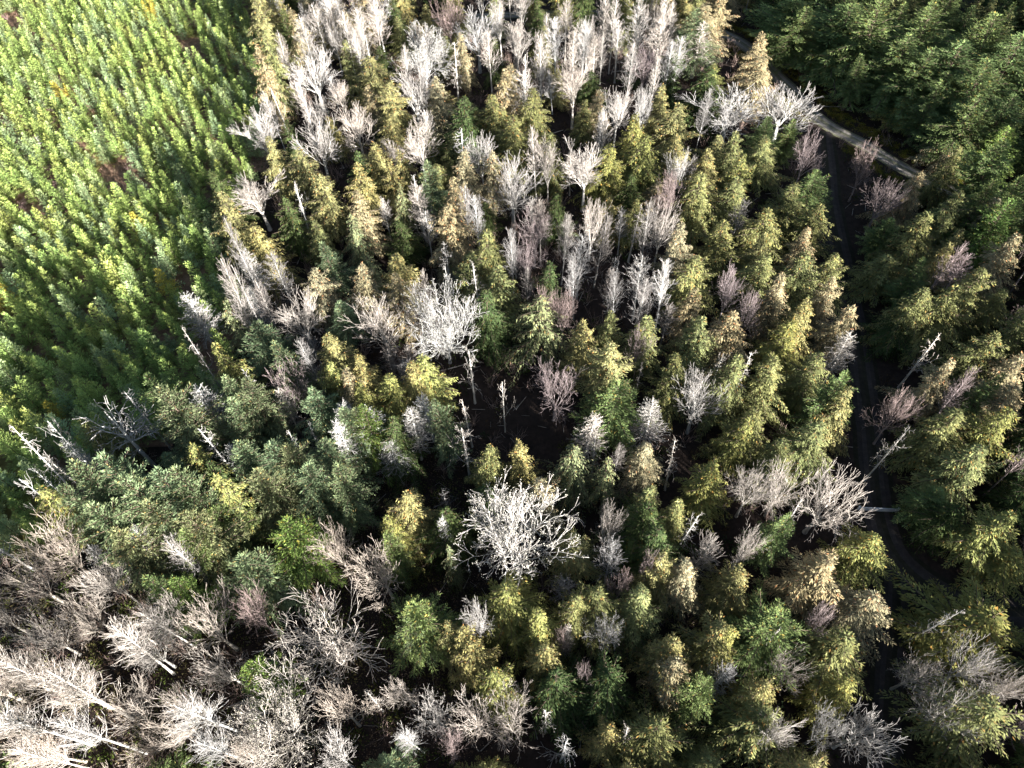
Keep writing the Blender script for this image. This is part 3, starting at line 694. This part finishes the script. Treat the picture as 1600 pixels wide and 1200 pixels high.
cnt = {}
def variant(k):
    cnt[k] = cnt.get(k, rnd.randrange(9)) + 1; return '%s%d' % (k, cnt[k] % NVAR[k])
def place(t, name):
    key = variant(t['kind']); p = PROTO[key]; col = (YTONE if t['kind'] == 'young' else TONE)[t['tone']]
    j = rnd.uniform(.86, 1.14); hu = rnd.uniform(.95, 1.05)
    col = (col[0] * j * hu, col[1] * j, col[2] * j / hu, 1)
    z = ground_z(t['x'], t['y']) - .1
    rz = rnd.uniform(0, 6.283); s = t['r'] / p['r']; sz = t['h'] / p['h']
    tilt = (rnd.gauss(0, .025), rnd.gauss(0, .025))
    if 'whole' in p:
        o = link(name, p['whole']); o.color = col; e = o
    else:
        e = bpy.data.objects.new(name, None); C.objects.link(e); e.empty_display_size = .5
        o = link('trunk', p['trunk'], e); o.color = col if p['crown'].materials[0] == M_PALE else (1, 1, 1, 1)
        if p['crown'].materials[0] != M_PALE: pass
        o = link('crown', p['crown'], e); o.color = col
    e.location = (t['x'], t['y'], z); e.rotation_euler = (tilt[0], tilt[1], rz); e.scale = (s, s, sz)
    e['label'] = t['label']; e['group'] = GROUP[t['kind']]
    e['category'] = {'cedar': 'cedar', 'fir': 'fir', 'hemlock': 'conifer', 'young': 'young fir', 'snag': 'dead tree', 'shaggy': 'dead tree', 'antler': 'dead tree'}.get(t['kind'], 'bare tree')
    return e
for t in keep: place(t, NAME[t['kind']])
for t in yv[:300]: place(t, 'young_fir')

def merged(name, L, label, cat, keep_frac=1.):
    Vs, Qs, Ts, Ms, o = [], [], [], [], 0
    for t in L:
        k = t['kind'] if t['kind'] in ('cedar', 'fir', 'young') else 'cedar'
        if t['kind'] not in ('cedar', 'fir', 'young', 'hemlock'): continue
        key = '%s%d' % (k, rnd.randrange(NVAR[k])); V, Q, T, tg = RAW[key]; p = PROTO[key]
        n = int(len(Q) * keep_frac); idx = np.random.default_rng(rnd.randrange(10 ** 6)).permutation(len(Q))[:n]
        V2 = V.reshape(-1, 4, 3)[idx]; grow_k = 1 / math.sqrt(keep_frac)
        c = V2.mean(1, keepdims=True); V2 = (c + (V2 - c) * grow_k).reshape(-1, 3)
        VV = np.concatenate([V2, tg[0]]); QQ = np.concatenate([np.arange(n * 4).reshape(n, 4), tg[1] + n * 4])
        a = rnd.uniform(0, 6.283); ca_, sa_ = math.cos(a), math.sin(a); s = t['r'] / p['r']; sz = t['h'] / p['h']
        X = (VV[:, 0] * ca_ - VV[:, 1] * sa_) * s + t['x']; Y = (VV[:, 0] * sa_ + VV[:, 1] * ca_) * s + t['y']
        Z = VV[:, 2] * sz + ground_z(t['x'], t['y']) - .1
        col = np.array((YTONE if t['kind'] == 'young' else TONE)[t['tone']]) * rnd.uniform(.86, 1.14)
        Vs.append(np.stack([X, Y, Z], 1)); Qs.append(QQ + o); o += len(VV)
        Ts.append(np.concatenate([T[idx] * col, np.ones((len(tg[1]), 3))])); Ms.append(np.r_[np.zeros(n), np.ones(len(tg[1]))])
    if not Vs: return
    ob = link(name, mesh_from(name, np.concatenate(Vs), np.concatenate(Qs), [M_FOL, M_BARK], np.concatenate(Ts), np.concatenate(Ms)))
    ob['kind'] = 'stuff'; ob['label'] = label; ob['category'] = cat
merged('young_fir_plantation', yv[300:] + yo, 'mass of small far young firs filling the upper plantation', 'young firs', .75)
merged('surrounding_forest', extra_stuff + outside, 'dense mixed conifer forest around the stand, some unseen trees made taller for shade', 'forest', .35)  # includes out-of-view trees added to cast shade into view

# ------------------------------------------------------------------ undergrowth, brush, grass
rg = np.random.default_rng(5)
def scatter(n, test, x0=-190, x1=150, y0=-35, y1=270):
    out = []
    while len(out) < n:
        x = rg.uniform(x0, x1); y = rg.uniform(y0, y1); u, v, d = proj((x, y, 0))
        if -80 < u < 1680 and -60 < v < 1300 and test(x, y, u, v): out.append((x, y))
    return out
def off_roads(x, y, m=3.6): return min(dist_line(x, y, ROAD), dist_line(x, y, TRACK), dist_line(x, y, SPUR)) > m
def leafy(name, pts, per, rad, hh, ln, wd, cols, up, label, cat):
    P0 = np.repeat(np.array([(x, y, ground_z(x, y)) for x, y in pts]), per, 0); n = len(P0)
    cc = np.repeat(np.array([cols[i] for i in rg.integers(0, len(cols), len(pts))]), per, 0)
    rs = np.repeat(rg.uniform(.6, 1.4, len(pts)), per)
    off = rg.normal(0, 1, (n, 3)); off = norm(off) * (rg.random(n) ** .4)[:, None]; off[:, 2] = np.abs(off[:, 2])
    P = P0 + off * np.array([rad, rad, hh]) * rs[:, None]
    D = norm(off * np.array([1, 1, .3]) + rg.normal(0, .5, (n, 3)) + np.array([0, 0, up])); S = norm(np.cross(D, rg.normal(0, 1, (n, 3))))
    V, Q = kites(P, D, S, rg.uniform(.6, 1.3, n) * ln, rg.uniform(.6, 1.3, n) * wd)
    o = link(name, mesh_from(name, V, Q, [M_SHRUB], cc * rg.uniform(.6, 1.3, (n, 1)))); o['kind'] = 'stuff'; o['label'] = label; o['category'] = cat
forest_t = lambda x, y, u, v: not in_plant(x, y) and off_roads(x, y)
leafy('undergrowth', scatter(1700, forest_t), 42, 1.2, 1.7, .42, .2, [(.05, .075, .02), (.08, .09, .025), (.07, .05, .03), (.04, .06, .03)], .3, 'low dark green undergrowth covering the forest floor', 'undergrowth')
plant_t = lambda x, y, u, v: in_plant(x, y) and off_roads(x, y)
leafy('dry_grass', scatter(1800, plant_t), 26, .9, .5, .5, .07, [(.34, .24, .16), (.30, .2, .15), (.28, .24, .09), (.36, .27, .19), (.2, .14, .12)], .9, 'tan and pinkish dry grass between the young firs', 'grass')
verge_t = lambda x, y, u, v: 2.9 < dist_line(x, y, ROAD) < 6.2 and u > 1100 and dist_line(x, y, TRACK) > 4
leafy('verge_grass', scatter(1500, verge_t), 34, .6, .4, .35, .06, [(.26, .24, .045), (.3, .24, .06), (.18, .2, .03)], .9, 'yellow-green grass verge along the gravel road', 'grass')

def brush(name, pts, n_st, col, label, hh=2.6):
    sg = Segs()
    for x, y in pts:
        z = ground_z(x, y)
        for k in range(n_st):
            th = rg.uniform(0, 6.28); lean = rg.uniform(.1, .8); L = hh * rg.uniform(.6, 1.2)
            p = np.array([x + rg.normal(0, .25), y + rg.normal(0, .25), z])
            d = norm(np.array([math.cos(th) * lean, math.sin(th) * lean, 1.]))
            m = p + d * L * .5; e = m + norm(d + rg.normal(0, .3, 3)) * L * .5
            c = np.array(col) * rg.uniform(.7, 1.2)
            sg.add(p, m, .03, .022, tuple(c)); sg.add(m, e, .022, .015, tuple(c))
            e2 = m + norm(d + rg.normal(0, .6, 3)) * L * .4; sg.add(m, e2, .018, .014, tuple(c))
    o = link(name, sg.mesh(name, [M_PALE])); o['kind'] = 'stuff'; o['label'] = label; o['category'] = 'brush'
brush('leafless_brush', scatter(1500, lambda x, y, u, v: not in_plant(x, y) and off_roads(x, y) and (u < 700 or rg.random() < .5)), 13, (.62, .46, .40), 'thickets of thin leafless reddish brush between the trees', 3.2)
brush('plantation_brush', scatter(330, plant_t), 16, (.55, .38, .36), 'pinkish leafless brush between the young firs', 2.0)

sg = Segs()
for x, y in scatter(2600, forest_t):
    z = ground_z(x, y) + .08; th = rg.uniform(0, 3.14); L = rg.lognormal(.2, .6); d = np.array([math.cos(th), math.sin(th), rg.normal(0, .05)])
    r_ = .02 + .02 * L; c = rg.uniform(.45, 1.0); sg.add(np.array([x, y, z]) - d * L * .5, np.array([x, y, z + r_]) + d * L * .5, r_, r_ * .5, (c, c * .9, c * .8))
o = link('fallen_branches', sg.mesh('fallen_branches', [M_PALE])); o['kind'] = 'stuff'; o['label'] = 'grey fallen branches scattered over the forest floor'; o['category'] = 'fallen branches'
leafy('leaf_litter', scatter(2200, lambda x, y, u, v: forest_t(x, y, u, v) and u < 760 and v > 700), 26, 1.5, .16, .2, .14, [(.24, .17, .11), (.17, .115, .08), (.13, .12, .05), (.30, .22, .16)], .1, 'brown fallen leaves under the leafless grove', 'leaf litter')
leafy('ground_cover', scatter(520, lambda x, y, u, v: forest_t(x, y, u, v) and u < 760 and v > 760), 60, 1.3, 1.3, .34, .16, [(.09, .12, .03), (.12, .13, .04), (.10, .09, .04)], .3, 'green shrubs growing under the leafless grove', 'shrubs')

# ------------------------------------------------------------------ gate and stump
def box(c, s):
    x, y, z = c; a, b, d = s[0] / 2, s[1] / 2, s[2] / 2
    V = np.array([[x + i * a, y + j * b, z + k * d] for k in (-1, 1) for j in (-1, 1) for i in (-1, 1)], float)
    Q = np.array([[0, 2, 3, 1], [4, 5, 7, 6], [0, 1, 5, 4], [2, 6, 7, 3], [0, 4, 6, 2], [1, 3, 7, 5]])
    return V, Q
gp0 = unproj(1338, 798, 0.); gp1 = unproj(1399, 801, 0.)
gl = float(np.hypot(*(gp1 - gp0)[:2])); ga = math.atan2(gp1[1] - gp0[1], gp1[0] - gp0[0])
gate = bpy.data.objects.new('gate', None); C.objects.link(gate); gate.location = (gp0[0], gp0[1], 0); gate.rotation_euler = (0, 0, ga)
gate['label'] = 'pale painted board gate closed across the dark dirt track'; gate['category'] = 'gate'
me = mesh_from('gate_boards', *join([box((gl / 2, 0, .30 + k * .235), (gl - .3, .05, .2)) for k in range(4)]), [M_GATE]); link('board_panel', me, gate)
V1, Q1 = tubes([(.25, -.045, .25), (gl - .25, -.045, .25)], [(gl / 2, -.045, 1.1), (gl / 2, -.045, 1.1)], np.array([.03, .03]), np.array([.03, .03]), 6)
link('brace', mesh_from('gate_brace', V1, Q1, [M_GATE]), gate)
V1, Q1 = box((gl / 2, 0, 1.19), (gl - .24, .12, .06)); link('top_rail', mesh_from('gate_top', V1, Q1, [M_GATE]), gate)
for x in (0, gl):
    V1, Q1 = join([box((x, 0, .65), (.2, .2, 1.4)), box((x, 0, 1.38), (.26, .26, .06))]); link('post', mesh_from('gate_post', V1, Q1, [M_GATE]), gate)

sp = unproj(66, 226, 0.); rngs = np.random.default_rng(3)
sides = 12; ang = np.arange(sides) * 2 * math.pi / sides; Vs = []
prof = [(0, .75), (.25, .55), (1.2, .48), (2.0, .45)]
jit = rngs.uniform(.85, 1.15, sides)
for z, r_ in prof:
    for k in range(sides):
        zz = z + (rngs.uniform(-.35, .35) if z == 2.0 else 0)
        Vs.append([math.cos(ang[k]) * r_ * jit[k], math.sin(ang[k]) * r_ * jit[k], zz])
for k in range(sides): Vs.append([math.cos(ang[k]) * .28 * jit[k], math.sin(ang[k]) * .28 * jit[k], 1.8])
for k in range(sides): Vs.append([0, 0, 1.72])
Qs = [[i * sides + k, i * sides + (k + 1) % sides, (i + 1) * sides + (k + 1) % sides, (i + 1) * sides + k] for i in range(5) for k in range(sides)]
st = link('tree_stump', mesh_from('tree_stump', np.array(Vs), np.array(Qs), [M_PALE], np.tile([1.15, 1.12, 1.1], (len(Qs), 1))))
st.location = (sp[0], sp[1], ground_z(sp[0], sp[1]) - .05); st['label'] = 'bright white broken stump among the young firs, far left'; st['category'] = 'stump'
